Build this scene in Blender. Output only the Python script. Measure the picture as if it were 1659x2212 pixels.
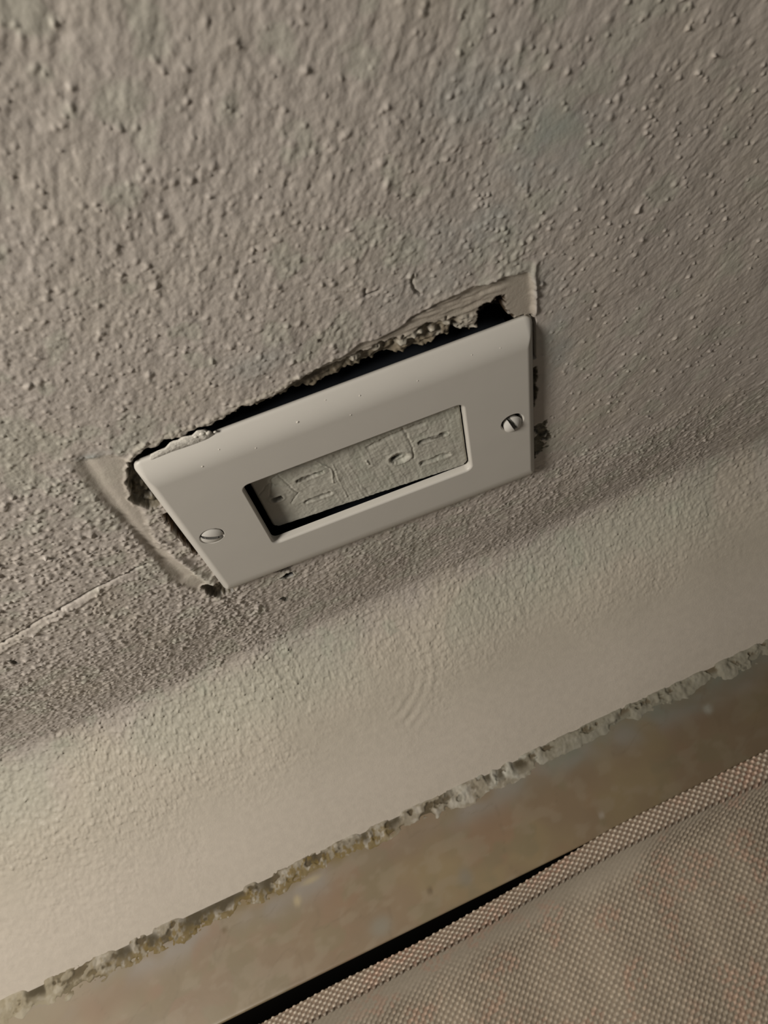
import bpy, bmesh, math
import numpy as np
from mathutils import Matrix, Vector

# World frame: x to the right along the wall, y into the wall, z up.
# All lengths below are in millimetres and scaled to metres when meshes are made.
MM = 0.001
for o in list(bpy.data.objects):
    bpy.data.objects.remove(o)
SC = bpy.context.scene

# ------------------------------------------------------------------ camera
F_PX = 1760.0
R = [[0.9341349622775298, -0.3170441510008442, -0.16393559273939762],
     [-0.35520137071039953, -0.7807569199682716, -0.5140531277645928],
     [0.034983689000976384, 0.5384251463622973, -0.8419468529936931]]
CAM = (-6.606, -145.789, 200.115)
cd = bpy.data.cameras.new('camera')
cam = bpy.data.objects.new('camera', cd)
SC.collection.objects.link(cam)
rt, dn, fw = (Vector(r) for r in R)
m = Matrix((rt, -dn, -fw)).transposed().to_4x4()
m.translation = Vector(CAM) * MM
cam.matrix_world = m
cd.sensor_fit = 'VERTICAL'
cd.sensor_height = 24.0
cd.lens = F_PX / 2212.0 * 24.0
cd.clip_start = 0.005
cd.clip_end = 20
cd.dof.use_dof = True
cd.dof.focus_distance = 0.262
cd.dof.aperture_fstop = 17.0
SC.camera = cam

# ------------------------------------------------------------------ light
wd = bpy.data.worlds.new('world')
SC.world = wd
wd.use_nodes = True
wd.node_tree.nodes['Background'].inputs[0].default_value = (1.0, 0.93, 0.82, 1)
wd.node_tree.nodes['Background'].inputs[1].default_value = 0.06


def area(name, loc, target, size, power, col):
    ld = bpy.data.lights.new(name, 'AREA')
    ld.shape = 'DISK'
    ld.size = size * MM
    ld.energy = power
    ld.color = col
    o = bpy.data.objects.new(name, ld)
    o.location = Vector(loc) * MM
    d = Vector(target) - Vector(loc)
    o.rotation_euler = d.to_track_quat('-Z', 'Y').to_euler()
    SC.collection.objects.link(o)


area('room_lamp', (-415, -200, 390), (0, 0, -60), 170, 3.3, (1.0, 0.935, 0.84))

SC.view_settings.view_transform = 'Standard'
SC.view_settings.look = 'None'
SC.view_settings.exposure = 0.0
SC.view_settings.gamma = 1.0
SC.view_settings.use_curve_mapping = False


# ------------------------------------------------------------------ numpy noise
def _hash(ix, iy, seed):
    h = (ix.astype(np.int64) * 374761393 + iy.astype(np.int64) * 668265263 + seed * 1442695041) & 0xFFFFFFFF
    h = ((h ^ (h >> 13)) * 1274126177) & 0xFFFFFFFF
    h = (h ^ (h >> 16)) & 0xFFFFFFFF
    h = (h * 2246822519) & 0xFFFFFFFF
    h = h ^ (h >> 15)
    return (h & 0xFFFFFF) / float(0xFFFFFF)


def vn(x, y, seed=0):
    xi = np.floor(x); yi = np.floor(y)
    fx = x - xi; fy = y - yi
    fx = fx * fx * fx * (fx * (fx * 6 - 15) + 10)
    fy = fy * fy * fy * (fy * (fy * 6 - 15) + 10)
    a = _hash(xi, yi, seed); b = _hash(xi + 1, yi, seed)
    c = _hash(xi, yi + 1, seed); d = _hash(xi + 1, yi + 1, seed)
    return (a + (b - a) * fx) * (1 - fy) + (c + (d - c) * fx) * fy - 0.5


def fbm(x, y, scale, seed=0, octv=3, gain=0.5):
    s = 0.0; a = 1.0
    ca, sa = math.cos(0.6), math.sin(0.6)
    x = x / scale; y = y / scale
    for k in range(octv):
        s = s + a * vn(x, y, seed + 17 * k)
        x, y = (x * ca - y * sa) * 2.03 + 11.3, (x * sa + y * ca) * 2.03 - 7.1
        a *= gain
    return s


def sfbm(x, y, sx, sy, seed=0, octv=3, gain=0.55):
    s = 0.0; a = 1.0
    for k in range(octv):
        f = 2.03 ** k
        s = s + a * vn(x / sx * f + 5.3 * k, y / sy * f - 3.1 * k, seed + 17 * k)
        a *= gain
    return s


def sm(a, b, x):
    t = np.clip((x - a) / (b - a), 0, 1)
    return t * t * (3 - 2 * t)


def sdf(poly, X, Z):
    """signed distance to a polygon, negative inside"""
    P = np.array(poly, float); n = len(P)
    d = np.full(X.shape, 1e9); inside = np.zeros(X.shape, bool)
    for i in range(n):
        a = P[i]; b = P[(i + 1) % n]; e = b - a
        wx = X - a[0]; wz = Z - a[1]
        t = np.clip((wx * e[0] + wz * e[1]) / (e @ e), 0, 1)
        d = np.minimum(d, np.hypot(wx - e[0] * t, wz - e[1] * t))
        c = (a[1] > Z) != (b[1] > Z)
        den = (b[1] - a[1]) if b[1] != a[1] else 1e-9
        inside ^= c & (X < (b[0] - a[0]) * (Z - a[1]) / den + a[0])
    return np.where(inside, -d, d)


def seg(pts, X, Z):
    """distance to an open polyline"""
    d = np.full(X.shape, 1e9)
    for a, b in zip(pts[:-1], pts[1:]):
        a = np.array(a, float); e = np.array(b, float) - a
        wx = X - a[0]; wz = Z - a[1]
        t = np.clip((wx * e[0] + wz * e[1]) / (e @ e), 0, 1)
        d = np.minimum(d, np.hypot(wx - e[0] * t, wz - e[1] * t))
    return d


# ------------------------------------------------------------------ mesh helpers
def link(name, me, mat, parent=None):
    o = bpy.data.objects.new(name, me)
    SC.collection.objects.link(o)
    if mat: me.materials.append(mat)
    if parent: o.parent = parent
    return o


def grid_obj(name, X, Y, Z, mat, parent=None, col=None, keep=None, flip=False):
    nu, nv = X.shape
    me = bpy.data.meshes.new(name)
    co = np.stack([X, Y, Z], -1).reshape(-1, 3) * MM
    idx = np.arange(nu * nv).reshape(nu, nv)
    q = np.stack([idx[:-1, :-1], idx[1:, :-1], idx[1:, 1:], idx[:-1, 1:]], -1).reshape(-1, 4)
    if flip: q = q[:, ::-1]
    if keep is not None:
        k = keep[:-1, :-1] & keep[1:, :-1] & keep[1:, 1:] & keep[:-1, 1:]
        q = q[k.ravel()]
    nf = len(q)
    me.vertices.add(len(co)); me.vertices.foreach_set('co', co.ravel())
    me.loops.add(nf * 4); me.loops.foreach_set('vertex_index', q.ravel().astype(np.int32))
    me.polygons.add(nf)
    me.polygons.foreach_set('loop_start', np.arange(0, nf * 4, 4, dtype=np.int32))
    me.polygons.foreach_set('loop_total', np.full(nf, 4, dtype=np.int32))
    me.update(calc_edges=True)
    me.polygons.foreach_set('use_smooth', np.ones(nf, bool))
    if col is not None:
        ca = me.color_attributes.new('Paint', 'FLOAT_COLOR', 'POINT')
        c4 = np.concatenate([col.reshape(-1, 3), np.ones((nu * nv, 1))], 1).astype(np.float32)
        ca.data.foreach_set('color', c4.ravel())
    return link(name, me, mat, parent)


def bm_obj(name, bm, mat, parent=None, smooth=True):
    me = bpy.data.meshes.new(name)
    bmesh.ops.recalc_face_normals(bm, faces=bm.faces)
    for v in bm.verts: v.co *= MM
    for f in bm.faces: f.smooth = smooth
    bm.to_mesh(me); bm.free()
    return link(name, me, mat, parent)


def material(name, base=(0.5, 0.5, 0.5), rough=0.6, spec=0.3, attr=False, noise=None, bump=None, mottles=None):
    """noise=(scale, amount): albedo grain; bump=(scale, distance in m); mottles=[(scale, colour, lo, hi)]"""
    mt = bpy.data.materials.new(name)
    mt.use_nodes = True
    nt = mt.node_tree; N = nt.nodes; L = nt.links
    b = N['Principled BSDF']
    b.inputs['Roughness'].default_value = rough
    b.inputs['Specular IOR Level'].default_value = spec
    tc = N.new('ShaderNodeTexCoord')
    if attr:
        a = N.new('ShaderNodeAttribute'); a.attribute_name = 'Paint'; out = a.outputs['Color']
    else:
        r = N.new('ShaderNodeRGB'); r.outputs[0].default_value = (*base, 1); out = r.outputs[0]
    for (sc, c, lo, hi) in (mottles or []):
        n = N.new('ShaderNodeTexNoise'); n.inputs['Scale'].default_value = sc; n.inputs['Detail'].default_value = 4
        L.new(tc.outputs['Object'], n.inputs['Vector'])
        mr = N.new('ShaderNodeMapRange'); mr.inputs['From Min'].default_value = lo; mr.inputs['From Max'].default_value = hi
        L.new(n.outputs['Fac'], mr.inputs['Value'])
        mx = N.new('ShaderNodeMix'); mx.data_type = 'RGBA'
        L.new(mr.outputs[0], mx.inputs[0]); L.new(out, mx.inputs[6]); mx.inputs[7].default_value = (*c, 1)
        out = mx.outputs[2]
    if noise:
        n = N.new('ShaderNodeTexNoise'); n.inputs['Scale'].default_value = noise[0]; n.inputs['Detail'].default_value = 3
        L.new(tc.outputs['Object'], n.inputs['Vector'])
        mr = N.new('ShaderNodeMapRange')
        mr.inputs['From Min'].default_value = 0.3; mr.inputs['From Max'].default_value = 0.7
        mr.inputs['To Min'].default_value = 1 - noise[1]; mr.inputs['To Max'].default_value = 1 + noise[1]
        L.new(n.outputs['Fac'], mr.inputs['Value'])
        hv = N.new('ShaderNodeVectorMath'); hv.operation = 'SCALE'
        L.new(out, hv.inputs[0]); L.new(mr.outputs[0], hv.inputs['Scale'])
        out = hv.outputs[0]
    L.new(out, b.inputs['Base Color'])
    if bump:
        n = N.new('ShaderNodeTexNoise'); n.inputs['Scale'].default_value = bump[0]; n.inputs['Detail'].default_value = 3
        L.new(tc.outputs['Object'], n.inputs['Vector'])
        bp = N.new('ShaderNodeBump'); bp.inputs['Strength'].default_value = 1.0; bp.inputs['Distance'].default_value = bump[1]
        L.new(n.outputs['Fac'], bp.inputs['Height']); L.new(bp.outputs[0], b.inputs['Normal'])
    return mt


M_WALL = material('painted_plaster', attr=True, rough=0.46, spec=0.42, noise=(350, 0.04), bump=(1500, 0.00007))
M_PLATE = material('white_plastic', (0.60, 0.575, 0.53), rough=0.42, spec=0.4, noise=(90, 0.012), bump=(2500, 0.000004))
M_SCREW = material('painted_screw', (0.66, 0.64, 0.60), rough=0.38, spec=0.5)
M_SLOT = material('shaded_slot', (0.20, 0.195, 0.18), rough=0.6, spec=0.2)  # slot shadow painted in as a darker grey than the screw head
M_RECEPT = material('painted_receptacle', attr=True, rough=0.6, spec=0.25)
M_DARK = material('black_box_plastic', (0.012, 0.014, 0.018), rough=0.7, spec=0.1)
M_FLAKE = material('dried_paint', (0.66, 0.63, 0.57), rough=0.6, spec=0.3, bump=(900, 0.0003))
M_STONE = material('travertine', attr=True, rough=0.38, spec=0.35, noise=(60, 0.05), bump=(500, 0.00002))
M_GROUT = material('crumbly_grout', attr=True, rough=0.8, spec=0.15, bump=(900, 0.0001))
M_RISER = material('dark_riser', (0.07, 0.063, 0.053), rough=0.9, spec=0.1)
M_FABRIC = material('woven_fabric', attr=True, rough=0.95, spec=0.08, noise=(700, 0.06), bump=(2600, 0.00008))
M_CLOTH = material('white_cloth', (0.72, 0.70, 0.68), rough=0.9, spec=0.1, bump=(900, 0.0002))

# ------------------------------------------------------------------ wall
LEDGE_Z = -172.0


def wall_line(x): return 57.2 - 0.065 * x          # how far out (-y) the sloping plaster meets the ledge
def front_line(x): return 99.8 - 0.072 * x         # front edge of the ledge


def axis(segs):
    out = []
    for a, b, st in segs:
        n = max(1, int(round((b - a) / st)))
        out.append(np.linspace(a, b, n, endpoint=False))
    out.append(np.array([segs[-1][1]]))
    return np.concatenate(out)


xs = axis([(-700, -240, 12), (-240, -150, 0.5), (-150, 130, 0.33), (130, 195, 0.5), (195, 600, 12)])
zs = axis([(-180, -100, 0.36), (-100, 95, 0.33), (95, 155, 0.4), (155, 700, 12)])
X, Z = np.meshgrid(xs, zs, indexing='ij')
H = np.zeros_like(X)                                # outward relief, mm

# large form: flat wall that hollows slightly, then coves out to the ledge
zc = -98 + 0.08 * np.clip(X, -240, 200) + 5.0 * fbm(X, Z * 0, 60, 5, 2)
zc = zc + 9
t = np.clip((zc - Z) / (zc - LEDGE_Z), 0, 1.15)
cove = t * t / (t + 0.38) * 1.38
H += wall_line(X) * cove
hol = 4.5 * sm(-40, -98, Z)
H -= hol * (1 - sm(0.0, 0.5, t))
H += 1.6 * fbm(X, Z, 60, 3, 2) * (1 - 0.5 * sm(0.3, 0.9, t))

ZT = Z - 0.35 * wall_line(X) * cove * (Z > LEDGE_Z - 9)
# regional masks
wob = fbm(X, Z, 18, 21, 3)
near = np.maximum(np.abs(X) - 56, 0) ** 2 + np.maximum(np.abs(Z) - 38, 0) ** 2
near = np.sqrt(near)
left = 1 - sm(-75, -30, X + 8 * wob)
right = sm(40, 75, X + 10 * wob)
low = sm(-30, -45, Z + 8 * wob)
covesm = sm(0.25, 0.80, t + 0.25 * wob + 0.12 * sm(0, 120, X) - 0.16 * sm(-60, -160, X))
A = 1.0 - 0.93 * covesm

patchL = [(-70, 47), (-66, 44.5), (-60, 43.5), (-57, 39.7), (-61.8, 20.9), (-65, -0.7), (-62.3, -17.8), (-59.8, -38),
          (-65, -33), (-69, -22), (-68.5, 5), (-69, 28)]
dL = sdf(patchL, X, Z) + 0.8 * wob
inL = 1 - sm(-1.2, 0.8, dL)
patchR = [(30, 53), (40, 55), (55.5, 53.5), (57.3, 49), (57.2, 36), (44, 36), (25, 38), (-12, 38), (-12, 43.5), (0, 47.2), (18, 50)]
dR = sdf(patchR, X, Z) + 1.2 * fbm(X, Z, 5, 33, 2)
inR = 1 - sm(-0.5, 0.3, dR)
smudge = np.exp(-(((X - 62) / 9) ** 2 + ((Z - 87) / 7) ** 2))
smooth = np.clip(inL * 0.85 + inR * 0.9 + 0.8 * smudge, 0, 1)
rsm = np.exp(-((X - 60) / 9) ** 2) * sm(-30, 0, Z) * (1 - sm(30, 45, Z))
A *= (1 - 0.9 * smooth) * (1 - 0.55 * rsm)

# rolled orange-peel and brush streaks
fine = fbm(X, ZT, 1.5, 41, 3, 0.6)
ca, sa = math.cos(math.radians(62)), math.sin(math.radians(62))
U1 = X * ca + ZT * sa; V1 = -X * sa + ZT * ca
streak = sfbm(U1, V1, 3.4, 0.95, 51, 3)
ca, sa = math.cos(math.radians(35)), math.sin(math.radians(35))
U2 = X * ca + Z * sa; V2 = -X * sa + Z * ca
streak2 = sfbm(U2, V2, 5.0, 0.9, 57, 3)
H += A * (0.15 * fine * (1 + 0.7 * low + 0.3 * left) * (1 - 0.3 * right) + 0.135 * streak * (1 - 0.45 * left) * (1 - 0.4 * right) * (1 - 0.7 * sm(0, 0.15, t)) + 0.095 * streak2 * (0.4 + 0.6 * right) * (1 - sm(0, 0.2, t))
          + 0.30 * fbm(X, Z, 7, 71, 2) + 0.16 * sfbm(U1, V1, 6.0, 2.2, 73, 2) * sm(50, 100, Z) * (1 - 0.6 * right))
H += 0.22 * fine * sm(0.02, 0.15, t) * (1 - sm(0.3, 0.75, t + 0.3 * wob + 0.1 * sm(0, 120, X) - 0.15 * sm(-40, -150, X)))
ridged = 1 - 2 * np.abs(fbm(X + 1.5 * fine, ZT, 2.4, 61, 2))
H += A * 0.26 * np.clip(ridged - 0.55, 0, 1) * (low + 0.5 * left)

# brush arcs in the lower plaster
rr = np.hypot(X + 28, (Z + 118) * 1.15)
arc = np.sin(rr * 1.5 + 3 * wob) * np.exp(-((rr - 26) / 9) ** 2) * sm(-95, -120, Z) * sm(-60, -20, X)
H += 0.10 * arc * (0.5 + 2.2 * np.clip(fbm(X, Z, 14, 441, 2), -0.2, 1))
rr2 = np.hypot(X + 70, Z + 58)
H += 0.18 * np.sin(rr2 * 2.2 + 4 * wob) * np.exp(-((rr2 - 18) / 5) ** 2) * sm(-45, -52, Z) * sm(-66, -56, X)

# popcorn bumps, one stamp each
rng = np.random.default_rng(7)


def stamp(bx, bz, rad, h, el=1.0, th=0.0):
    i0, i1 = np.searchsorted(xs, [bx - rad * 2.2 * el, bx + rad * 2.2 * el])
    j0, j1 = np.searchsorted(zs, [bz - rad * 2.2 * el, bz + rad * 2.2 * el])
    if i1 - i0 < 2 or j1 - j0 < 2: return
    dx = X[i0:i1, j0:j1] - bx; dz = Z[i0:i1, j0:j1] - bz
    c, s = math.cos(th), math.sin(th)
    u = (dx * c + dz * s) / (rad * el); v = (-dx * s + dz * c) / rad
    q = u * u + v * v
    H[i0:i1, j0:j1] += h * np.exp(-q * q * 0.5 - q * 0.7)


def field(arr, bx, bz):
    i = min(max(np.searchsorted(xs, bx), 0), len(xs) - 1); j = min(max(np.searchsorted(zs, bz), 0), len(zs) - 1)
    return arr[i, j]


def scatter(n, x0, x1, z0, z1, r0, r1, h0, h1, prob=None):
    px = rng.uniform(x0, x1, n); pz = rng.uniform(z0, z1, n)
    for bx, bz in zip(px, pz):
        a = field(A, bx, bz)
        if prob is not None and rng.random() > prob(bx, bz): continue
        if a < 0.25: continue
        r = r0 + (r1 - r0) * rng.random() ** 2
        stamp(bx, bz, r, (h0 + (h1 - h0) * rng.random()) * a, 1 + 0.8 * rng.random() ** 2, rng.uniform(0, 3.1))


def lin(v, a, b): return min(max((v - a) / (b - a), 0.0), 1.0)


# crowded popcorn left of and below the plate
scatter(13000, -240, -50, -140, 44, 0.35, 0.85, 0.12, 0.5, lambda x, z: 0.35 + 0.65 * lin(z, 45, 20))
# loose bumps high on the wall
scatter(3000, -200, 110, 30, 155, 0.30, 0.78, 0.12, 0.42, lambda x, z: 0.3 + 0.7 * lin(x, 80, -40))
# small droplets on the right
scatter(1400, 40, 195, -120, 150, 0.26, 0.55, 0.22, 0.55)
# fine roughness below the plate
scatter(9000, -70, 150, -130, -36, 0.3, 0.65, 0.06, 0.28)
scatter(5000, -200, 60, 38, 110, 0.3, 0.6, 0.05, 0.2)

# putty patch at the left: recessed band with a trowel groove at its outer side
g = seg([(-66, 45), (-67.2, 32), (-67.6, 20), (-67.4, 5), (-67, -8), (-65.5, -22)], X, Z) + 0.5 * wob
H -= 0.6 * np.exp(-(g / 1.7) ** 2)
H -= 0.5 * inL * sm(-72, -64, X)
gb = seg([(-63, -8), (-61.5, -16), (-60, -24), (-58.5, -30)], X, Z)
H += 1.1 * np.exp(-(gb / 1.5) ** 2)
# ploughed scratch running left from the plate
gs = seg([(-210, -43), (-126, -20), (-108, -14.6), (-90, -9.6), (-72, -7)], X, Z + 0.5 * fbm(X, Z, 10, 81, 2))
H -= 0.8 * np.exp(-(gs / 0.55) ** 2)
gs2 = seg([(-210, -46.5), (-126, -23.5), (-108, -18), (-92, -12.8), (-84, -11.5)], X, Z)
H += 0.7 * np.exp(-(gs2 / 1.2) ** 2) * (0.6 + 0.8 * fbm(X, Z, 2, 83, 2))
# putty at the upper right corner, with layered scraping and a crisp vertical side
H -= 0.9 * inR
lay = fbm(X / 5.0 + Z * 0.05, Z, 1.2, 91, 3)
H += inR * 0.55 * lay * (1 - sm(46, 52, X))
H += 0.9 * np.exp(-((X - 57.4 - 0.4 * fbm(X, Z, 3, 93, 2)) / 0.7) ** 2) * sm(36, 40, Z) * (1 - sm(54, 58, Z)) * (0.6 + 1.2 * np.abs(fbm(X, Z, 3, 95, 2)))
H += 0.5 * np.exp(-((Z - (53.8 + 0.02 * X)) / 0.8) ** 2) * sm(25, 40, X) * (1 - sm(54, 57, X)) * (0.5 + np.abs(fbm(X, Z, 3, 97, 2)))

# colour of the paint and plaster (linear)
C = np.empty(X.shape + (3,))
base = np.array([0.505, 0.458, 0.415]); warm = np.array([0.54, 0.49, 0.41]); cool = np.array([0.40, 0.415, 0.395])
green = np.array([0.46, 0.46, 0.38])
C[:] = base


def blend(mask, c): 
    mm = np.clip(mask, 0, 1)[..., None]
    C[:] = C * (1 - mm) + np.array(c) * mm


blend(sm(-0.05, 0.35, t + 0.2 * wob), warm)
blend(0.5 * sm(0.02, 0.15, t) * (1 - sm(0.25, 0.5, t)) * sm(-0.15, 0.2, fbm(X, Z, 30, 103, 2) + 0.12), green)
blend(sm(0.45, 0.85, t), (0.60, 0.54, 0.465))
for (bx, bz, sx, sz, a) in ((61, 88, 11, 9, 0.75), (46, 104, 12, 9, 0.45), (42, 72, 20, 8, 0.5), (64, 22, 6, 16, 0.5), (-15, 56, 9, 4, 0.5),
                            (-64, 44.5, 6, 1.6, 0.75), (59, 48, 5, 6, 0.4), (30, 60, 14, 5, 0.3)):
    blend(a * np.exp(-(((X - bx) / sx) ** 2 + ((Z - bz) / sz) ** 2)) * (1 + 1.2 * fbm(X, Z, 5, 105, 2)), cool)
gr = sm(0.12, 0.4, fbm(X, Z, 9, 111, 3))
blend(0.30 * gr * (Z > -110), (0.44, 0.47, 0.38))
blend(0.7 * inL, (0.55, 0.50, 0.43))
blend(0.8 * inR, (0.40, 0.355, 0.295))

# cavities -------------------------------------------------------------
n1 = fbm(X, Z, 2.4, 121, 3); n2 = fbm(X, Z, 0.9, 131, 2)
lipx = [-58, -55, -50, -45, -40, -35, -30, -25, -21, -14, -8, 0, 10, 20, 30, 36, 40, 50, 57]
lipz = [37, 40.2, 41.0, 41.4, 41.2, 41.5, 41.8, 43.2, 43.0, 44.3, 45.4, 46.0, 46.2, 46.2, 47.4, 46.5, 40, 38, 37]
inz = [37, 38.0, 38.7, 39.8, 40.4, 40.6, 41.0, 41.2, 40.6, 40.2, 39.9, 39.8, 40.2, 40.0, 39.7, 39.0, 38.0, 37.5, 36]
lo_ = np.interp(X, lipx, lipz) + 1.3 * n1 + 0.5 * n2
li_ = np.interp(X, lipx, inz) + 0.9 * n1
inside_x = (np.abs(X) < 57.5)
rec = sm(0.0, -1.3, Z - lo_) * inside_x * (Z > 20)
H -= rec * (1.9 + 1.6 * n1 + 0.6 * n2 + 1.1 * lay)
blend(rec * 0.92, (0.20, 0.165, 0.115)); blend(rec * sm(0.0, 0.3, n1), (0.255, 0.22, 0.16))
# lip of light crumbly plaster
lipm = np.exp(-((Z - lo_ - 0.9) / 1.0) ** 2) * inside_x * (X < 5)
H += 0.5 * lipm * (0.5 + n2)
blend(0.5 * lipm, (0.56, 0.52, 0.43))
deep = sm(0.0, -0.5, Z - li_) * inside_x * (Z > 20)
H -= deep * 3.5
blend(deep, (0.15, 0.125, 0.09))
bead = np.zeros_like(X)
for poly, dep, colr, jag in (
        ([(42.3, 36), (41.6, 41), (42.6, 46.6), (45, 47.3), (49.4, 46.9), (49.6, 42.5), (52, 38.5), (50, 36)], 9, (0.035, 0.022, 0.012), 0.9),
        ([(36.0, 36), (34, 40), (35, 43.5), (38.0, 42), (39.5, 39), (38.5, 36)], 5, (0.05, 0.04, 0.028), 0.8),
        ([(-55, 38.5), (-58.5, 36.0), (-61, 30), (-63, 24), (-61.9, 19.8), (-59.2, 17.5), (-54, 17), (-54, 37)], 3.6, (0.14, 0.12, 0.085), 0.7),
        ([(-59.0, 14), (-58.8, 6), (-58, -8), (-56.9, -12), (-54, -12), (-54, 14)], 3.5, (0.12, 0.075, 0.04), 1.0),
        ([(-63.2, -32), (-62.3, -37), (-60.6, -41), (-57, -42.3), (-53, -40.5), (-54, -36), (-57.5, -31), (-60.5, -31)], 2.6, (0.13, 0.11, 0.08), 0.8),
        ([(-38.8, -45.5), (-35.2, -43.3), (-33.8, -44.0), (-34.0, -46.6), (-36.5, -46.9)], 5, (0.01, 0.009, 0.007), 0.25),
        ([(-43.2, -61), (-41.3, -60.5), (-40.4, -62.5), (-40.6, -65), (-42.0, -64.8)], 1.2, (0.13, 0.125, 0.105), 0.4),
        ([(-53, -38.8), (-46, -39.4), (-42, -39.2), (-36, -39.8), (-36, -36), (-53, -36)], 2.0, (0.13, 0.11, 0.08), 1.0),
        ([(-40, -40), (-34, -42.3), (-32, -41), (-32, -36), (-40, -36)], 1.5, (0.12, 0.10, 0.08), 0.8),
        ([(56, 16.5), (57.6, 16), (58.3, 11.5), (57.4, 9.0), (58.3, 6.5), (57.4, 3), (57.0, -2), (56, -2)], 2, (0.10, 0.09, 0.065), 0.5),
        ([(56, -12), (58.5, -11.5), (61.5, -11.5), (61.8, -17), (60.8, -22), (58.4, -27), (56, -29)], 1.2, (0.12, 0.11, 0.08), 2.2),
        ([(-131, -31), (-129, -31.5), (-128.4, -35.5), (-130, -35.5)], 1.0, (0.14, 0.13, 0.11), 0.4),
        ([(0.0, 55.4), (1.0, 55.2), (1.1, 56.3), (0.2, 56.4)], 0.8, (0.06, 0.05, 0.04), 0.1),
        ([(-56.0, -31.5), (-55.3, -31.5), (-55.2, -32.3), (-56.0, -32.4)], 0.8, (0.06, 0.05, 0.04), 0.1)):
    P = np.array(poly); x0, z0 = P.min(0) - 3; x1, z1 = P.max(0) + 3
    i0, i1 = np.searchsorted(xs, [x0, x1]); j0, j1 = np.searchsorted(zs, [z0, z1])
    S = (slice(i0, i1), slice(j0, j1))
    d = sdf(poly, X[S], Z[S]) + jag * 1.6 * n1[S] + jag * 0.6 * n2[S]
    mk = 1 - sm(-1.0, 0.1, d)
    H[S] -= mk * (dep * (0.8 + 0.5 * n1[S]))
    mc = (1 - sm(-0.15, 0.35, d))[..., None]
    C[S] = C[S] * (1 - mc) + np.array(colr) * (1 + 0.9 * n2[S][..., None]) * mc
    H[S] += 0.35 * np.exp(-((d - 0.5) / 0.45) ** 2) * (dep > 2) * (X[S] < 0)
# white crumbs and blobs of plaster bridging the gaps
for bx, bz, r, lev in ((38.5, 43.8, 1.9, -0.6), (37.2, 41.2, 1.7, -1.2), (39.5, 40.2, 1.2, -1.6), (30.6, 41.2, 1.0, -2.4), (29.6, 43.4, 0.9, -1.2), (33.6, 44.2, 0.9, -1.2),
                       (21, 43.5, 1.3, -1.0), (24, 44.6, 1.2, -0.8), (46.8, 44.6, 0.45, -5), (-60.3, 2, 1.6, 0.2), (-61.5, 12, 1.4, 0.4), (-59.8, 16.2, 1.5, 0.3),
                       (-60.6, -8, 1.9, 0.6), (-59.4, -20, 1.6, 0.2), (-26, 41.3, 1.0, -1.6), (26, 44.8, 1.0, -0.9), (-60.8, -41.9, 1.0, 0.5), (-63.4, -37.5, 1.0, 0.5), (8, 44.2, 1.4, -1.0), (14, 44.9, 1.3, -0.9)):
    w = np.exp(-((((X - bx) / 1.3) ** 2 + (Z - bz) ** 2) / (r * r)) ** 2) * (0.95 + 0.3 * n2)
    w = np.clip(w, 0, 1)
    H[:] = H * (1 - w) + (lev + 0.7 * n2) * w
    blend(w * 0.85, (0.44, 0.41, 0.35))
# curved pencil-like nicks above the plate
for pts, wd_, dep in (([(26.6, 65.2), (26.0, 63), (26.3, 60.5), (27.6, 58.4)], 0.3, 0.6), ([(14.6, 66.0), (14.2, 64.3), (17.5, 64.2)], 0.3, 0.6)):
    dd = seg(pts, X, Z)
    mk = np.exp(-(dd / wd_) ** 2)
    H -= dep * mk
    blend(mk * 0.55, (0.16, 0.14, 0.11))

# hole for the outlet behind the plate
pit = (np.abs(X) < 54.5) & (Z < 38.0) & (Z > -34.5)
H[pit] = -14
C[pit] = (0.03, 0.026, 0.02)
keep = ~((np.abs(X) < 46) & (np.abs(Z) < 28))

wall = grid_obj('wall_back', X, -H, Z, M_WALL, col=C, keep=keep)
wall['kind'] = 'structure'
wall['label'] = 'lumpy painted plaster wall coving out to the stone ledge'

# ------------------------------------------------------------------ stone ledge
lx = axis([(-700, -240, 20), (-240, 200, 1.2), (200, 600, 20)])
lw = np.concatenate([[-0.35, -0.06], np.linspace(0, 0.975, 60), [0.985, 0.993, 0.998, 1.0, 0.998, 0.97, 0.75, 0.0]])
U, V = np.meshgrid(lx, lw, indexing='ij')
yw = wall_line(U); yf = front_line(U)
outw = yw + (yf - yw) * V
zprof = np.concatenate([[0, 0], np.zeros(60), [-0.05, -0.15, -0.4, -0.8, -1.4, -5, -9, -9]])
ZZ = LEDGE_Z + np.broadcast_to(zprof, U.shape) + 0.12 * fbm(U, V * 40, 14, 3, 2)
v40 = V * 42
Cs = np.empty(U.shape + (3,)); Cs[:] = (0.27, 0.20, 0.128)


def mixs(mk, c):
    mk = np.clip(mk, 0, 1)[..., None]
    Cs[:] = Cs * (1 - mk) + np.array(c) * mk


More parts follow.
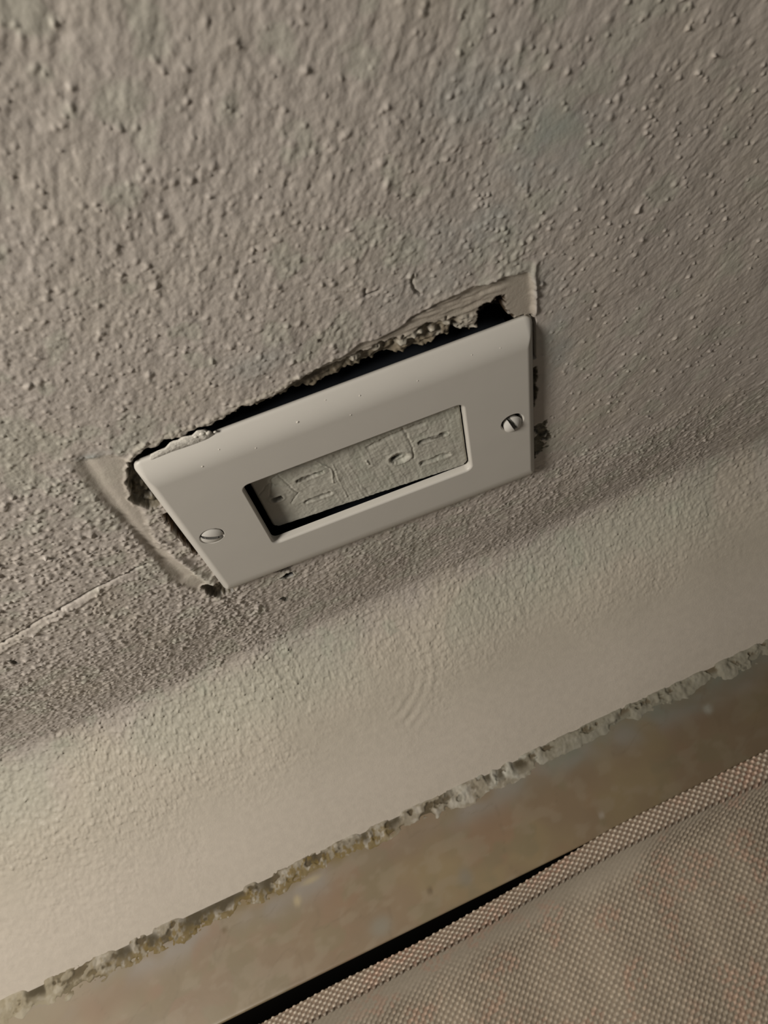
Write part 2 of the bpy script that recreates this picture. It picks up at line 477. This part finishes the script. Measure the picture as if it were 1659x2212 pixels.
mixs(0.8 * sm(-0.1, 0.25, fbm(U, v40, 34, 201, 3)), (0.30, 0.235, 0.135))
mixs(0.7 * sm(0.0, 0.3, fbm(U, v40, 24, 203, 3)), (0.29, 0.195, 0.125))
mixs(0.7 * sm(0.05, 0.3, fbm(U, v40 * 1.3, 13, 205, 3)), (0.25, 0.205, 0.125))
mixs(0.45 * sm(0.05, 0.35, fbm(U, v40 * 1.5, 7, 211, 3)), (0.33, 0.27, 0.19))
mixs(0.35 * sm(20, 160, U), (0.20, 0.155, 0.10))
mixs(0.8 * sm(-150, -210, U) * (V < 0.6), (0.36, 0.30, 0.20))
grey = np.exp(-((v40 - 9) / 6) ** 2) * (0.35 + 1.3 * sm(-0.1, 0.3, fbm(U, v40, 16, 207, 2)))
mixs(0.6 * grey, (0.30, 0.265, 0.225))
mixs(0.75 * np.exp(-((v40 - 3.8) / 2.6) ** 2) * sm(-170, -130, U) * (1 - sm(-60, -40, U)) * (0.7 + fbm(U, v40, 6, 209, 2)), (0.21, 0.15, 0.055))
mixs(0.8 * np.exp(-((v40 - 4) / 8) ** 2) * sm(-10, 40, U) * (0.8 + 1.2 * fbm(U, v40, 9, 215, 3)), (0.25, 0.25, 0.20))
for bx, bv, r1, r2, c, a in ((-88, 13, 1.6, 2.2, (0.46, 0.38, 0.24), 0.9), (-80, 8, 4.5, 1.2, (0.42, 0.35, 0.22), 0.8), (109, 15, 2.0, 2.2, (0.42, 0.41, 0.35), 0.9),
                             (108, 9, 3.0, 2.0, (0.28, 0.26, 0.21), 0.7), (46, 35, 1.2, 1.4, (0.42, 0.37, 0.31), 0.8), (-57, 36, 5, 4, (0.29, 0.275, 0.225), 0.7),
                             (-17, 33, 3, 4, (0.25, 0.225, 0.18), 0.7), (-33, 32, 1.2, 1.6, (0.13, 0.09, 0.05), 0.7), (-121, 11, 1.3, 1.3, (0.14, 0.09, 0.035), 0.7),
                             (-160, 4, 12, 2.0, (0.42, 0.40, 0.34), 0.8), (-175, 16, 20, 6, (0.26, 0.17, 0.11), 0.5), (45, 10, 3, 1.5, (0.27, 0.25, 0.21), 0.7)):
    mixs(a * np.exp(-(((U - bx) / r1) ** 2 + ((v40 - bv) / r2) ** 2) ** 1.5), c)
vein = np.abs(fbm(U + 0.3 * v40, v40, 26, 221, 3))
mixs(0.2 * (1 - sm(0.0, 0.025, vein)), (0.16, 0.115, 0.07))
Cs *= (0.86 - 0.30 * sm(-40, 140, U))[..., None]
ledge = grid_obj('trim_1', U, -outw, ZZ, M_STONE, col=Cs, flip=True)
ledge['kind'] = 'structure'
ledge['label'] = 'narrow brown travertine ledge along the foot of the wall'

# crumbly grout along the joint
gx = axis([(-245, 190, 0.36)])
gw = np.linspace(0, 1, 40)
U, V = np.meshgrid(gx, gw, indexing='ij')
wid = 7.5 + 4.0 * fbm(U, U * 0, 16, 305, 3) + 2 * fbm(U, U * 0, 4, 307, 2)
gn = fbm(U, V * wid, 4.6, 301, 3); gn2 = fbm(U, V * wid, 1.6, 303, 3)
outg = wall_line(U) - 2.5 + V * (wid + 2.5)
zg = LEDGE_Z - 0.1 + 1.3 * (1 - V) ** 1.6 + np.sin(np.pi * np.clip(V, 0, 1)) * (0.75 + 1.3 * gn + 0.35 * gn2) * np.clip(1.25 - 0.6 * V, 0, 1)
gc = fbm(U * 0.8, V * wid * 1.2, 3.0, 331, 3)
pit_ = 1 - sm(-0.30, -0.12, gc)
zg -= 0.9 * pit_ * np.sin(np.pi * V)
zg = np.where(V < 0.72, np.maximum(zg, LEDGE_Z + 0.25), np.maximum(zg, LEDGE_Z - 0.9))
zg = np.where(V > 0.96, LEDGE_Z - 1.0, zg)
Cg = np.empty(U.shape + (3,)); Cg[:] = (0.30, 0.265, 0.205)


def mixg(mk, c):
    mk = np.clip(mk, 0, 1)[..., None]
    Cg[:] = Cg * (1 - mk) + np.array(c) * mk


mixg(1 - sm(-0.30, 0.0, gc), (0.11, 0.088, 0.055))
mixg(0.8 * sm(0.10, 0.42, gc + 0.4 * gn), (0.46, 0.425, 0.365))
mixg(0.9 * np.exp(-((U - 14) / 3.5) ** 2) * sm(0.15, 0.35, V) * (1 - sm(0.5, 0.7, V)), (0.55, 0.54, 0.48))
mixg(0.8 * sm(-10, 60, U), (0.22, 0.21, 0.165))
mixg(0.6 * sm(0.0, 0.3, gn) * sm(-20, 0, U) * (1 - sm(28, 36, U)), (0.50, 0.49, 0.43))
mixg(0.85 * sm(0.45, 0.75, V + gn2) * (1 - sm(-50, -30, U)) * sm(-200, -150, U), (0.20, 0.145, 0.055))
mixg(0.5 * sm(-160, -215, U), (0.40, 0.35, 0.24))
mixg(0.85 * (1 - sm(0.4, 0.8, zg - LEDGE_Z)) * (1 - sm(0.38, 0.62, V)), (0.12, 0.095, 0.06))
for bx, r in ((-134, 5), (-126, 7), (-116, 5), (-165, 5), (-52, 3.2), (-38, 3.4), (-205, 3.5), (-152, 3), (8, 2), (13, 1.6), (22, 2.4), (-100, 3)):
    mk = np.exp(-((U - bx + 3 * gn) / r) ** 4) * np.exp(-((V - 0.36) / 0.30) ** 2)
    zg = np.where(V < 0.72, np.maximum(zg - 1.8 * mk, LEDGE_Z + 0.25), zg)
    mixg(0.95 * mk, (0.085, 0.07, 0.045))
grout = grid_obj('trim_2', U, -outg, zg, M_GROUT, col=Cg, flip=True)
grout['kind'] = 'structure'
grout['label'] = 'crumbling grey grout in the joint between wall and ledge'


# riser under the ledge, and the floor far below
def box_bm(x0, x1, y0, y1, z0, z1):
    bm = bmesh.new()
    bmesh.ops.create_cube(bm, size=1)
    for v in bm.verts:
        v.co = Vector(((x0 + x1) / 2 + v.co.x * (x1 - x0), (y0 + y1) / 2 + v.co.y * (y1 - y0), (z0 + z1) / 2 + v.co.z * (z1 - z0)))
    return bm


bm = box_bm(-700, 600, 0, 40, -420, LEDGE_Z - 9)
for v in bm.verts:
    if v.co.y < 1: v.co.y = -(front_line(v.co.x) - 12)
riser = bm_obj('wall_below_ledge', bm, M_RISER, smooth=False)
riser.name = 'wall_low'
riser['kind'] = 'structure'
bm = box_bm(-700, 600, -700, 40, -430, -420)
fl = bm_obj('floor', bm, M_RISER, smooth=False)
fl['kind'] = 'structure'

# ------------------------------------------------------------------ cushion
EX = [-260, -190, -114, -83.5, -46.5, -2.3, 45, 87, 122.5, 180, 330]
EY = [128, 121, 114.6, 111.4, 108.8, 103.4, 96.2, 93.0, 90.1, 86, 78]
SX = [-260, -190, -95, -55, -27, 12, 45, 85, 115, 180, 330]
SY = [139, 131, 120.7, 116.5, 113.7, 108.4, 105.0, 102.4, 101.4, 99, 92]


def smooth_interp(x, xp, yp):
    k = np.linspace(-14, 14, 9); w = np.exp(-(k / 8) ** 2); w /= w.sum()
    return sum(wi * np.interp(x + ki, xp, yp) for ki, wi in zip(k, w))


ux = axis([(-260, -140, 4), (-140, 165, 0.40), (165, 330, 4)])
# v runs across the cushion in arc length: back side, welt band, main panel
BANDW = 11.0
vs_back = np.linspace(-230, -4, 30)
vs_band = np.arange(-4, BANDW, 0.36)
vs_main = np.concatenate([np.arange(BANDW, 110, 0.40), np.linspace(110, 420, 50)])
vv = np.concatenate([vs_back, vs_band, vs_main])
U, V = np.meshgrid(ux, vv, indexing='ij')
e = smooth_interp(ux, EX, EY)[:, None]; s_ = smooth_interp(ux, SX, SY)[:, None]
bw = s_ - e
topz = LEDGE_Z + 0.5 + 2.2 * sm(20, 70, ux)[:, None]
tb = np.clip(V / BANDW, 0, 1)
out_band = e + bw * tb
z_band = topz + 1.6 * np.sin(np.pi * np.clip(0.15 + 0.85 * tb, 0, 1)) - 1.2 * sm(0.9, 1.0, tb)
# back side rolls over and hangs down
tbk = np.clip(-V, 0, 400)
out_back = e - 0.7 * np.sin(np.clip(tbk / 4, 0, np.pi / 2)) * 0 + 1.5 * (1 - np.exp(-tbk / 5)) * 1.0
z_back = topz + 1.6 * np.sin(np.pi * 0.15) - tbk
# main panel: falls from the seam, then rounds out to a shallow slope
sm_arc = np.clip(V - BANDW, 0, None)
pk = 1 + 0.35 * fbm(U, U * 0, 26, 401, 2)
n_s = 900
sgrid = np.concatenate([vs_main - BANDW])
ang0 = 60 + 4 * fbm(ux, ux * 0, 40, 403, 2)
Lr = 23 + 8 * fbm(ux, ux * 0, 30, 405, 2) - 6 * sm(-20, 40, ux) + 5 * sm(60, 120, ux)
ang = np.radians(10 + (ang0[:, None] - 10) * np.exp(-(sgrid[None] / Lr[:, None]) ** 2.0))
ds = np.diff(sgrid, prepend=sgrid[0])
om = np.cumsum(np.cos(ang) * ds, axis=1); zm = -np.cumsum(np.sin(ang) * ds, axis=1)
zm += 0.5 * fbm(np.broadcast_to(ux[:, None], om.shape), np.broadcast_to(sgrid[None], om.shape), 28, 407, 2) * sm(0, 20, sgrid)[None]
nb = len(vs_back) + len(vs_band)
OUT = np.where(V < 0, out_back, out_band)
ZC = np.where(V < 0, z_back, z_band)
OUT[:, nb:] = s_ + om
ZC[:, nb:] = z_band[:, nb - 1:nb] - 0.5 + zm
PX = U.copy(); PY = -OUT; PZ = ZC
Pos = np.stack([PX, PY, PZ], -1)
du = np.gradient(Pos, axis=0); dv = np.gradient(Pos, axis=1)
Nn = np.cross(du, dv); Nn /= np.linalg.norm(Nn, axis=-1, keepdims=True) + 1e-9
Nn *= np.where(Nn[..., 2:3] < 0, -1, 1)
# basket weave
p = 3.1
main = V > BANDW
wu = U + 0.25 * fbm(U, V, 9, 411, 2) + 0.10 * np.where(main, V - BANDW, 0)
wv = V + 0.25 * fbm(U, V, 9, 413, 2)
a = np.cos(2 * np.pi * wu / p); b = np.cos(2 * np.pi * wv / p)
wv_h = a * b
pull0 = np.where(V > BANDW, 1 - sm(6, 19, (V - BANDW) + 9 * sm(40, 75, U)), 0.0)
irr = _hash(np.floor(wu / p * 2 + 0.5), np.floor(wv / p * 2 + 0.5), 5)
dense = (U > -142) & (U < 167) & (V > -6) & (V < 110)
Pos = Pos + Nn * (0.36 * (1 - 0.9 * pull0) * wv_h * (0.75 + 0.5 * irr) * dense)[..., None]
Cf = np.empty(U.shape + (3,))
pull = np.where(V > BANDW, 1 - sm(6, 19, (V - BANDW) + 5 * fbm(U, V, 10, 431, 2) + 9 * sm(40, 75, U)), 0.0)
dotm = (sm(-0.1, 0.8, wv_h) * (1 - pull) + 1.0 * pull)[..., None]
darkc = np.where(main[..., None], np.array([0.265, 0.228, 0.178]), np.array([0.215, 0.17, 0.13]))
lightc = np.where(main[..., None], np.array([0.45, 0.405, 0.33]), np.array([0.56, 0.51, 0.43]))
Cf[:] = darkc * (1 - dotm) + lightc * dotm
Cf *= np.array([1.10, 1.06, 1.04])
Cf *= (0.9 + 0.22 * irr * (1 - pull))[..., None]
pink = sm(0.05, 0.35, fbm(U, V, 11, 421, 2))[..., None] * (irr[..., None] > 0.45)
Cf = Cf * (1 - 0.5 * pink) + Cf * np.array([1.12, 0.86, 0.82]) * 0.5 * pink
hem = np.exp(-((V - BANDW) / 0.8) ** 2)[..., None]
Cf = Cf * (1 - 0.15 * hem)
cush = bpy.data.objects.new('cushion', None)
SC.collection.objects.link(cush)
cush.location = (0.03, -0.2, -0.42)
cush['label'] = 'beige woven fabric cushion with seamed edge beside the stone ledge'
cush['category'] = 'cushion'
cush_off = np.array([30, -200, -420.0])


def sub(name, sl, extra=None):
    Pm = Pos[:, sl] - cush_off
    o = grid_obj(name, Pm[..., 0], Pm[..., 1], Pm[..., 2], M_FABRIC, col=Cf[:, sl], flip=True)
    o.parent = cush
    return o


c1 = sub('main_panel', slice(nb - 1, None))
c2 = sub('edge_band', slice(0, nb))
c2['label'] = 'coarser speckled edge band'

# ------------------------------------------------------------------ wall outlet
out = bpy.data.objects.new('wall_outlet', None)
SC.collection.objects.link(out)
out['label'] = 'white painted-over double wall outlet with cover plate, mounted sideways on the wall'
out['category'] = 'outlet'

PW, PH, PD = 56.56, 37.88, 3.84


def rrect(hw, hh, r, n=7):
    pts = []
    for cx, cy, a0 in ((hw - r, hh - r, 0), (-hw + r, hh - r, 90), (-hw + r, -hh + r, 180), (hw - r, -hh + r, 270)):
        for k in range(n):
            a_ = math.radians(a0 + 90 * k / (n - 1))
            pts.append((cx + r * math.cos(a_), cy + r * math.sin(a_)))
    return pts


bm = bmesh.new()
prof = [(1.2, 0.9), (0.0, 0.6), (0.0, 0.0), (0.0, -0.2), (0.2, -0.5)]   # inset, y
IN = 8.6


def bev(th): return (1 - (1 - th) ** 2.0) if th < 1 else 1.0


for k in range(1, 19):
    th = k / 18
    prof.append((0.2 + (IN - 0.2) * th, -0.5 - (PD - 0.5) * bev(th)))
prof.append((IN + 0.15, -PD)); prof.append((IN + 0.3, -PD))
rings = []
for ins, y in prof:
    r_ = max(2.6 - ins * 0.42, 0.5)
    rings.append([bm.verts.new((x, y, z)) for x, z in rrect(PW - (ins * 0.37 if ins < IN else 0.37 * IN + ins - IN), PH - ins, r_)])
for r0, r1 in zip(rings[:-1], rings[1:]):
    n = len(r0)
    for k in range(n): bm.faces.new((r0[k], r0[(k + 1) % n], r1[(k + 1) % n], r1[k]))
# opening (rounded corners, small chamfer) and countersunk screw holes
loops = []
OW, OH = 33.45, 16.55


def loop_rings(ptsf, steps):
    prev = None; first = None
    for off, y in steps:
        rg = [bm.verts.new((x, y, z)) for x, z in ptsf(off)]
        if prev:
            n = len(rg)
            for k in range(n): bm.faces.new((prev[k], prev[(k + 1) % n], rg[(k + 1) % n], rg[k]))
        else: first = rg
        prev = rg
    return first


def fit_corner(off): return rrect(OW + off, OH + off, 2.0 + off, 9)
loops.append(loop_rings(fit_corner, [(0.75, -PD), (0.62, -PD), (0.3, -PD + 0.16), (0.05, -PD + 0.5), (0.0, -PD + 0.9), (0.0, -1.2)]))
SCREWS = ((-48.7, -0.5), (48.1, -0.4))
for sx, sz in SCREWS:
    def circ(r, sx=sx, sz=sz): return [(sx + r * math.cos(2 * math.pi * k / 40), sz + r * math.sin(2 * math.pi * k / 40)) for k in range(40)]
    loops.append(loop_rings(circ, [(3.95, -PD), (3.85, -PD), (3.6, -PD + 0.25), (3.45, -PD + 1.2), (3.3, -1.2)]))
edges = []
for lp in [rings[-1]] + loops:
    n = len(lp)
    for k in range(n):
        ed = bm.edges.get((lp[k], lp[(k + 1) % n])) or bm.edges.new((lp[k], lp[(k + 1) % n]))
        edges.append(ed)
bmesh.ops.triangle_fill(bm, edges=edges, use_beauty=True, use_dissolve=False, normal=(0, -1, 0))
plate = bm_obj('cover_plate', bm, M_PLATE, out)
plate['label'] = 'white cover plate'
# tiny paint specks dried on the plate's upper bevel
bm = bmesh.new()
rngp = np.random.default_rng(3)
spk = [(-12, 33.5, 0.38), (6, 34.3, 0.25), (-34, 34.0, 0.22), (22, 32.5, 0.22), (-40, 31.0, 0.3), (38, 34.0, 0.2), (-25, 30.5, 0.22), (2, 29.6, 0.25), (46, 33.0, 0.18), (-3, 36.2, 0.2)]


def plate_y(z):
    ins = PH - abs(z); th = min(max((ins - 0.2) / (IN - 0.2), 0), 1)
    return -0.5 - (PD - 0.5) * bev(th)


for x, z, r_ in spk:
    mm_ = Matrix.Translation((x, plate_y(z) - 0.02, z)) @ Matrix.Diagonal((r_ * 1.1, r_ * 0.5, r_, 1))
    bmesh.ops.create_icosphere(bm, subdivisions=2, radius=1, matrix=mm_)
bm_obj('paint_speck', bm, M_FLAKE, plate)

# torn flap of dried paint on the upper left edge
fl_pts = [(-51.5, 37.3), (-50.8, 38.9), (-48.5, 39.2), (-46.5, 39.3), (-44.6, 40.6), (-42.6, 40.1), (-40.8, 40.8), (-38.8, 40.2), (-37.0, 41.2), (-35.2, 40.6), (-34.2, 39.2),
          (-33.5, 37.9), (-36, 37.4), (-40, 37.3), (-46, 37.4)]
bm = bmesh.new()
top = [bm.verts.new((x, -0.75 - 0.12 * math.sin(x * 1.7) - (0.1 if z < 37.5 else 0), z)) for x, z in fl_pts]
bot = [bm.verts.new((x, -0.1, z)) for x, z in fl_pts]
bm.faces.new(top); bm.faces.new(bot[::-1])
n = len(top)
for k in range(n): bm.faces.new((top[k], bot[k], bot[(k + 1) % n], top[(k + 1) % n]))
bmesh.ops.triangulate(bm, faces=[f for f in bm.faces if len(f.verts) > 4])
bmesh.ops.bevel(bm, geom=bm.edges[:], offset=0.12, segments=1, affect='EDGES')
for x, z, r_ in ((-36.2, 39.9, 0.7), (-34.6, 39.3, 0.7), (-38.0, 39.6, 0.5), (-33.0, 38.7, 0.4)):
    bmesh.ops.create_icosphere(bm, subdivisions=2, radius=r_, matrix=Matrix.Translation((x, -0.7, z)) @ Matrix.Diagonal((1.2, 0.8, 0.9, 1)))
bm_obj('paint_flap', bm, M_FLAKE, plate)


# slotted oval-head screws
def screw(x, z, y, tilt, slot_deg, r=3.25, dome=1.0):
    bm = bmesh.new()
    n, nr = 72, 26
    sd = math.radians(slot_deg); c, s = math.cos(sd), math.sin(sd)
    xsg = np.linspace(-1, 1, 61)
    vd = {}
    for i, a_ in enumerate(xsg):
        for j, b_ in enumerate(xsg):
            # square grid mapped onto the disc, aligned with the slot
            px = a_ * math.sqrt(1 - b_ * b_ / 2); pz = b_ * math.sqrt(1 - a_ * a_ / 2)
            rr_ = math.hypot(px, pz)
            yy = -dome * (1 - rr_ ** 2.4)
            if abs(pz * r) < 0.5: yy += 1.3
            wx_, wz_ = (px * c - pz * s) * r, (px * s + pz * c) * r
            vd[i, j] = bm.verts.new((wx_, yy, wz_))
    for i in range(60):
        for j in range(60):
            f_ = bm.faces.new((vd[i, j], vd[i + 1, j], vd[i + 1, j + 1], vd[i, j + 1]))
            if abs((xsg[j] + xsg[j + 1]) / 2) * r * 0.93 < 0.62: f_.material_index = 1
    bm.edges.ensure_lookup_table()
    be = [e_ for e_ in bm.edges if e_.is_boundary]
    rt_ = bmesh.ops.extrude_edge_only(bm, edges=be)
    for v in rt_['geom']:
        if isinstance(v, bmesh.types.BMVert):
            v.co.x *= 0.86; v.co.z *= 0.86; v.co.y += 1.6
    o = bm_obj('screw', bm, M_SCREW, out)
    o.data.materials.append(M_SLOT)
    md = o.modifiers.new('es', 'EDGE_SPLIT'); md.split_angle = math.radians(48)
    o.location = (x * MM, y * MM, z * MM)
    o.rotation_euler = tilt
    return o


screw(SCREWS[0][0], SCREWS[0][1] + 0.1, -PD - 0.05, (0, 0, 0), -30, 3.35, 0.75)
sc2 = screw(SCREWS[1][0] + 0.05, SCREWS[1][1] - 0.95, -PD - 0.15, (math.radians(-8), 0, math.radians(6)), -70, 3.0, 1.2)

# painted receptacle, sitting skew in the opening
rx = np.arange(-32.8, 32.81, 0.22); rz = np.arange(-16.5, 16.51, 0.22)
RX, RZ = np.meshgrid(rx, rz, indexing='ij')
hh = np.zeros_like(RX)
n1 = fbm(RX, RZ, 3.0, 501, 3); n2 = fbm(RX, RZ, 0.8, 503, 2)
bs = sfbm(RX + 0.12 * RZ + 0.5 * n1, RZ, 0.6, 12.0, 505, 2)
hh += 0.075 * bs * (1 - 0.75 * sm(-24, -28, RX)) * (0.5 + sm(-12, -6, RX) * (1 - 0.5 * sm(14, 20, RX)))
hh += 0.20 * n1 + 0.10 * n2 * sm(-28, -22, RX)
hh *= 1 - 0.8 * sm(-26.5, -29.5, RX)
rim = np.minimum(32.8 - np.abs(RX), 16.5 - np.abs(RZ))
cr = np.hypot(np.maximum(np.abs(RX) - 30.6, 0), np.maximum(np.abs(RZ) - 14.3, 0))
hh -= 0.7 * sm(1.4, 2.2, cr)
Cr = np.empty(RX.shape + (3,)); Cr[:] = (0.485, 0.47, 0.41)


def slot(cx, cz, L_, W_, dep, ang=0.0, edge=0.12, tint=0.5):
    global hh, Cr
    ca_, sa_ = math.cos(math.radians(ang)), math.sin(math.radians(ang))
    dx = RX - cx; dz = RZ - cz
    u = dx * ca_ + dz * sa_; v = -dx * sa_ + dz * ca_
    d = np.hypot(np.maximum(np.abs(u) - L_ / 2, 0), np.maximum(np.abs(v) - W_ / 2, 0)) + 0.5 * n1 + 0.2 * n2
    mk = 1 - sm(edge - 0.1, edge + 0.65, d)
    hh -= dep * mk
    hh += 0.10 * np.exp(-((d - 1.1) / 0.5) ** 2)
    dk = (tint * np.exp(-((v + 0.30 + 0.4 * W_) / 0.42) ** 2) * (np.abs(u) < L_ / 2 + 0.4) * np.clip(0.95 + 1.4 * n1, 0, 1))[..., None]  # dark band puts the slot's shadow line into the paint colour
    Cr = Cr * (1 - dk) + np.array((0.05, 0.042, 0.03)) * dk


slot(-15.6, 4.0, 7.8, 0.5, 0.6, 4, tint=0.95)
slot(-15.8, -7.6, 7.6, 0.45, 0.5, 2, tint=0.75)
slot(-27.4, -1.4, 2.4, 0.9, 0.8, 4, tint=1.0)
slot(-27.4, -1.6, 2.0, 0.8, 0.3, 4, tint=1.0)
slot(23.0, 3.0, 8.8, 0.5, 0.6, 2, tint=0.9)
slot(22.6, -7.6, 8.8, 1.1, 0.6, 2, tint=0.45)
# half-clogged round ground hole at the right
dg = np.hypot((RX - 11.8) / 1.25, RZ + 1.4) + 0.4 * n1 + 0.25 * n2
hh -= 0.8 * (1 - sm(1.7, 2.6, dg)); hh += 0.4 * np.exp(-((dg - 3.0) / 0.45) ** 2) * 0.6
dh = np.hypot((RX - 11.0) / 2.1, (RZ + 1.5 - 0.15 * (RX - 11)) / 0.8)
hh -= 0.7 * (1 - sm(0.7, 1.05, dh))
mk = (1 - sm(0.75, 1.05, dh))[..., None]; Cr = Cr * (1 - mk) + np.array((0.02, 0.018, 0.014)) * mk  # black in the colour stands for the shade deep in the hole
# scored lines and a ridge of built-up paint by the upper edge
for pts, w_, d_ in (([(-32, 3), (-28, 7), (-24.5, 4), (-22, 2)], 0.25, 0.2), ([(-29, 1), (-26, 9), (-20, 12), (-13, 8)], 0.3, 0.3), ([(-24, 10), (-21, -2), (-24, -6)], 0.25, 0.2),
                    ([(-12, 10), (-9, 4), (-9.5, -3)], 0.25, -0.25), ([(4, 8.5), (12, 10.5), (21, 11)], 0.8, 0.4), ([(15, 12), (16.5, 2), (16, -4)], 0.3, 0.25),
                    ([(-8, 6), (-7.5, -12)], 0.25, -0.15), ([(2, 3), (2.4, 1)], 0.3, -0.4)):
    dd = seg(pts, RX + 0.5 * n1, RZ + 0.5 * n2)
    hh -= d_ * np.exp(-(dd / w_) ** 2)
hh += 1.0 * np.exp(-((RZ - 15.2 + 0.5 * n1) / 0.9) ** 2) * sm(-2, 12, RX) * (1 - sm(30.5, 32, RX))
Cr *= (1 + 0.10 * n1)[..., None]
gm = (0.35 * sm(0.0, 0.3, fbm(RX, RZ, 6, 511, 2)))[..., None]
Cr = Cr * (1 - gm) + np.array((0.43, 0.44, 0.37)) * gm
cl = (0.6 * sm(-26, -29, RX))[..., None]
Cr = Cr * (1 - cl) + np.array((0.46, 0.43, 0.38)) * cl
RY = -hh
# rounded corners and side walls
kx = np.abs(RX) - 30.8; kz = np.abs(RZ) - 14.5
corner = (kx > 0) & (kz > 0)
f_ = np.where(corner, np.maximum(kx, kz) / np.maximum(np.hypot(kx, kz), 1e-6), 1.0)
GX = np.where(corner, np.sign(RX) * (30.8 + kx * f_), RX); GZ = np.where(corner, np.sign(RZ) * (14.5 + kz * f_), RZ)
border = np.zeros(RX.shape, bool); border[0, :] = border[-1, :] = border[:, 0] = border[:, -1] = True
RY = np.where(border, 7.0, RY)
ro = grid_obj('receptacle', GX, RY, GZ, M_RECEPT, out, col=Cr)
ro['label'] = 'paint-clogged rectangular receptacle'
ro.rotation_euler = (0, 0, math.radians(-2.9))
ro.location = (0.55 * MM, -0.3 * MM, 0.35 * MM)

# box behind the receptacle
bm = box_bm(-50, 50, 2.0, 44, -31, 31)
bmesh.ops.delete(bm, geom=[f for f in bm.faces if f.calc_center_median().y < 2.5], context='FACES')
bx_ = bm_obj('outlet_box', bm, M_DARK, out, smooth=False)
md = bx_.modifiers.new('th', 'SOLIDIFY'); md.thickness = 0.0018; md.offset = 1

# ------------------------------------------------------------------ corner of a white cloth on the cushion
bm = bmesh.new()
gu = np.linspace(0, 1, 24)
vd = {}
for i, a_ in enumerate(gu):
    for j, b_ in enumerate(gu):
        x = 66 + 60 * a_ + 6 * b_; o_ = 181 + 50 * b_ - 14 * a_
        ii = min(np.searchsorted(ux, x), len(ux) - 1)
        kk = nb + min(np.searchsorted(-PY[ii, nb:], o_), len(vs_main) - 1)
        vd[i, j] = bm.verts.new((x, -o_, PZ[ii, kk] + 1.4 + 0.5 * math.sin(6 * a_ + 4 * b_)))
for i in range(23):
    for j in range(23): bm.faces.new((vd[i, j], vd[i + 1, j], vd[i + 1, j + 1], vd[i, j + 1]))
cl_ = bm_obj('cloth', bm, M_CLOTH)
md = cl_.modifiers.new('th', 'SOLIDIFY'); md.thickness = 0.0012; md.offset = 1
cl_['label'] = 'corner of a white cloth lying on the beige cushion'
cl_['category'] = 'cloth'
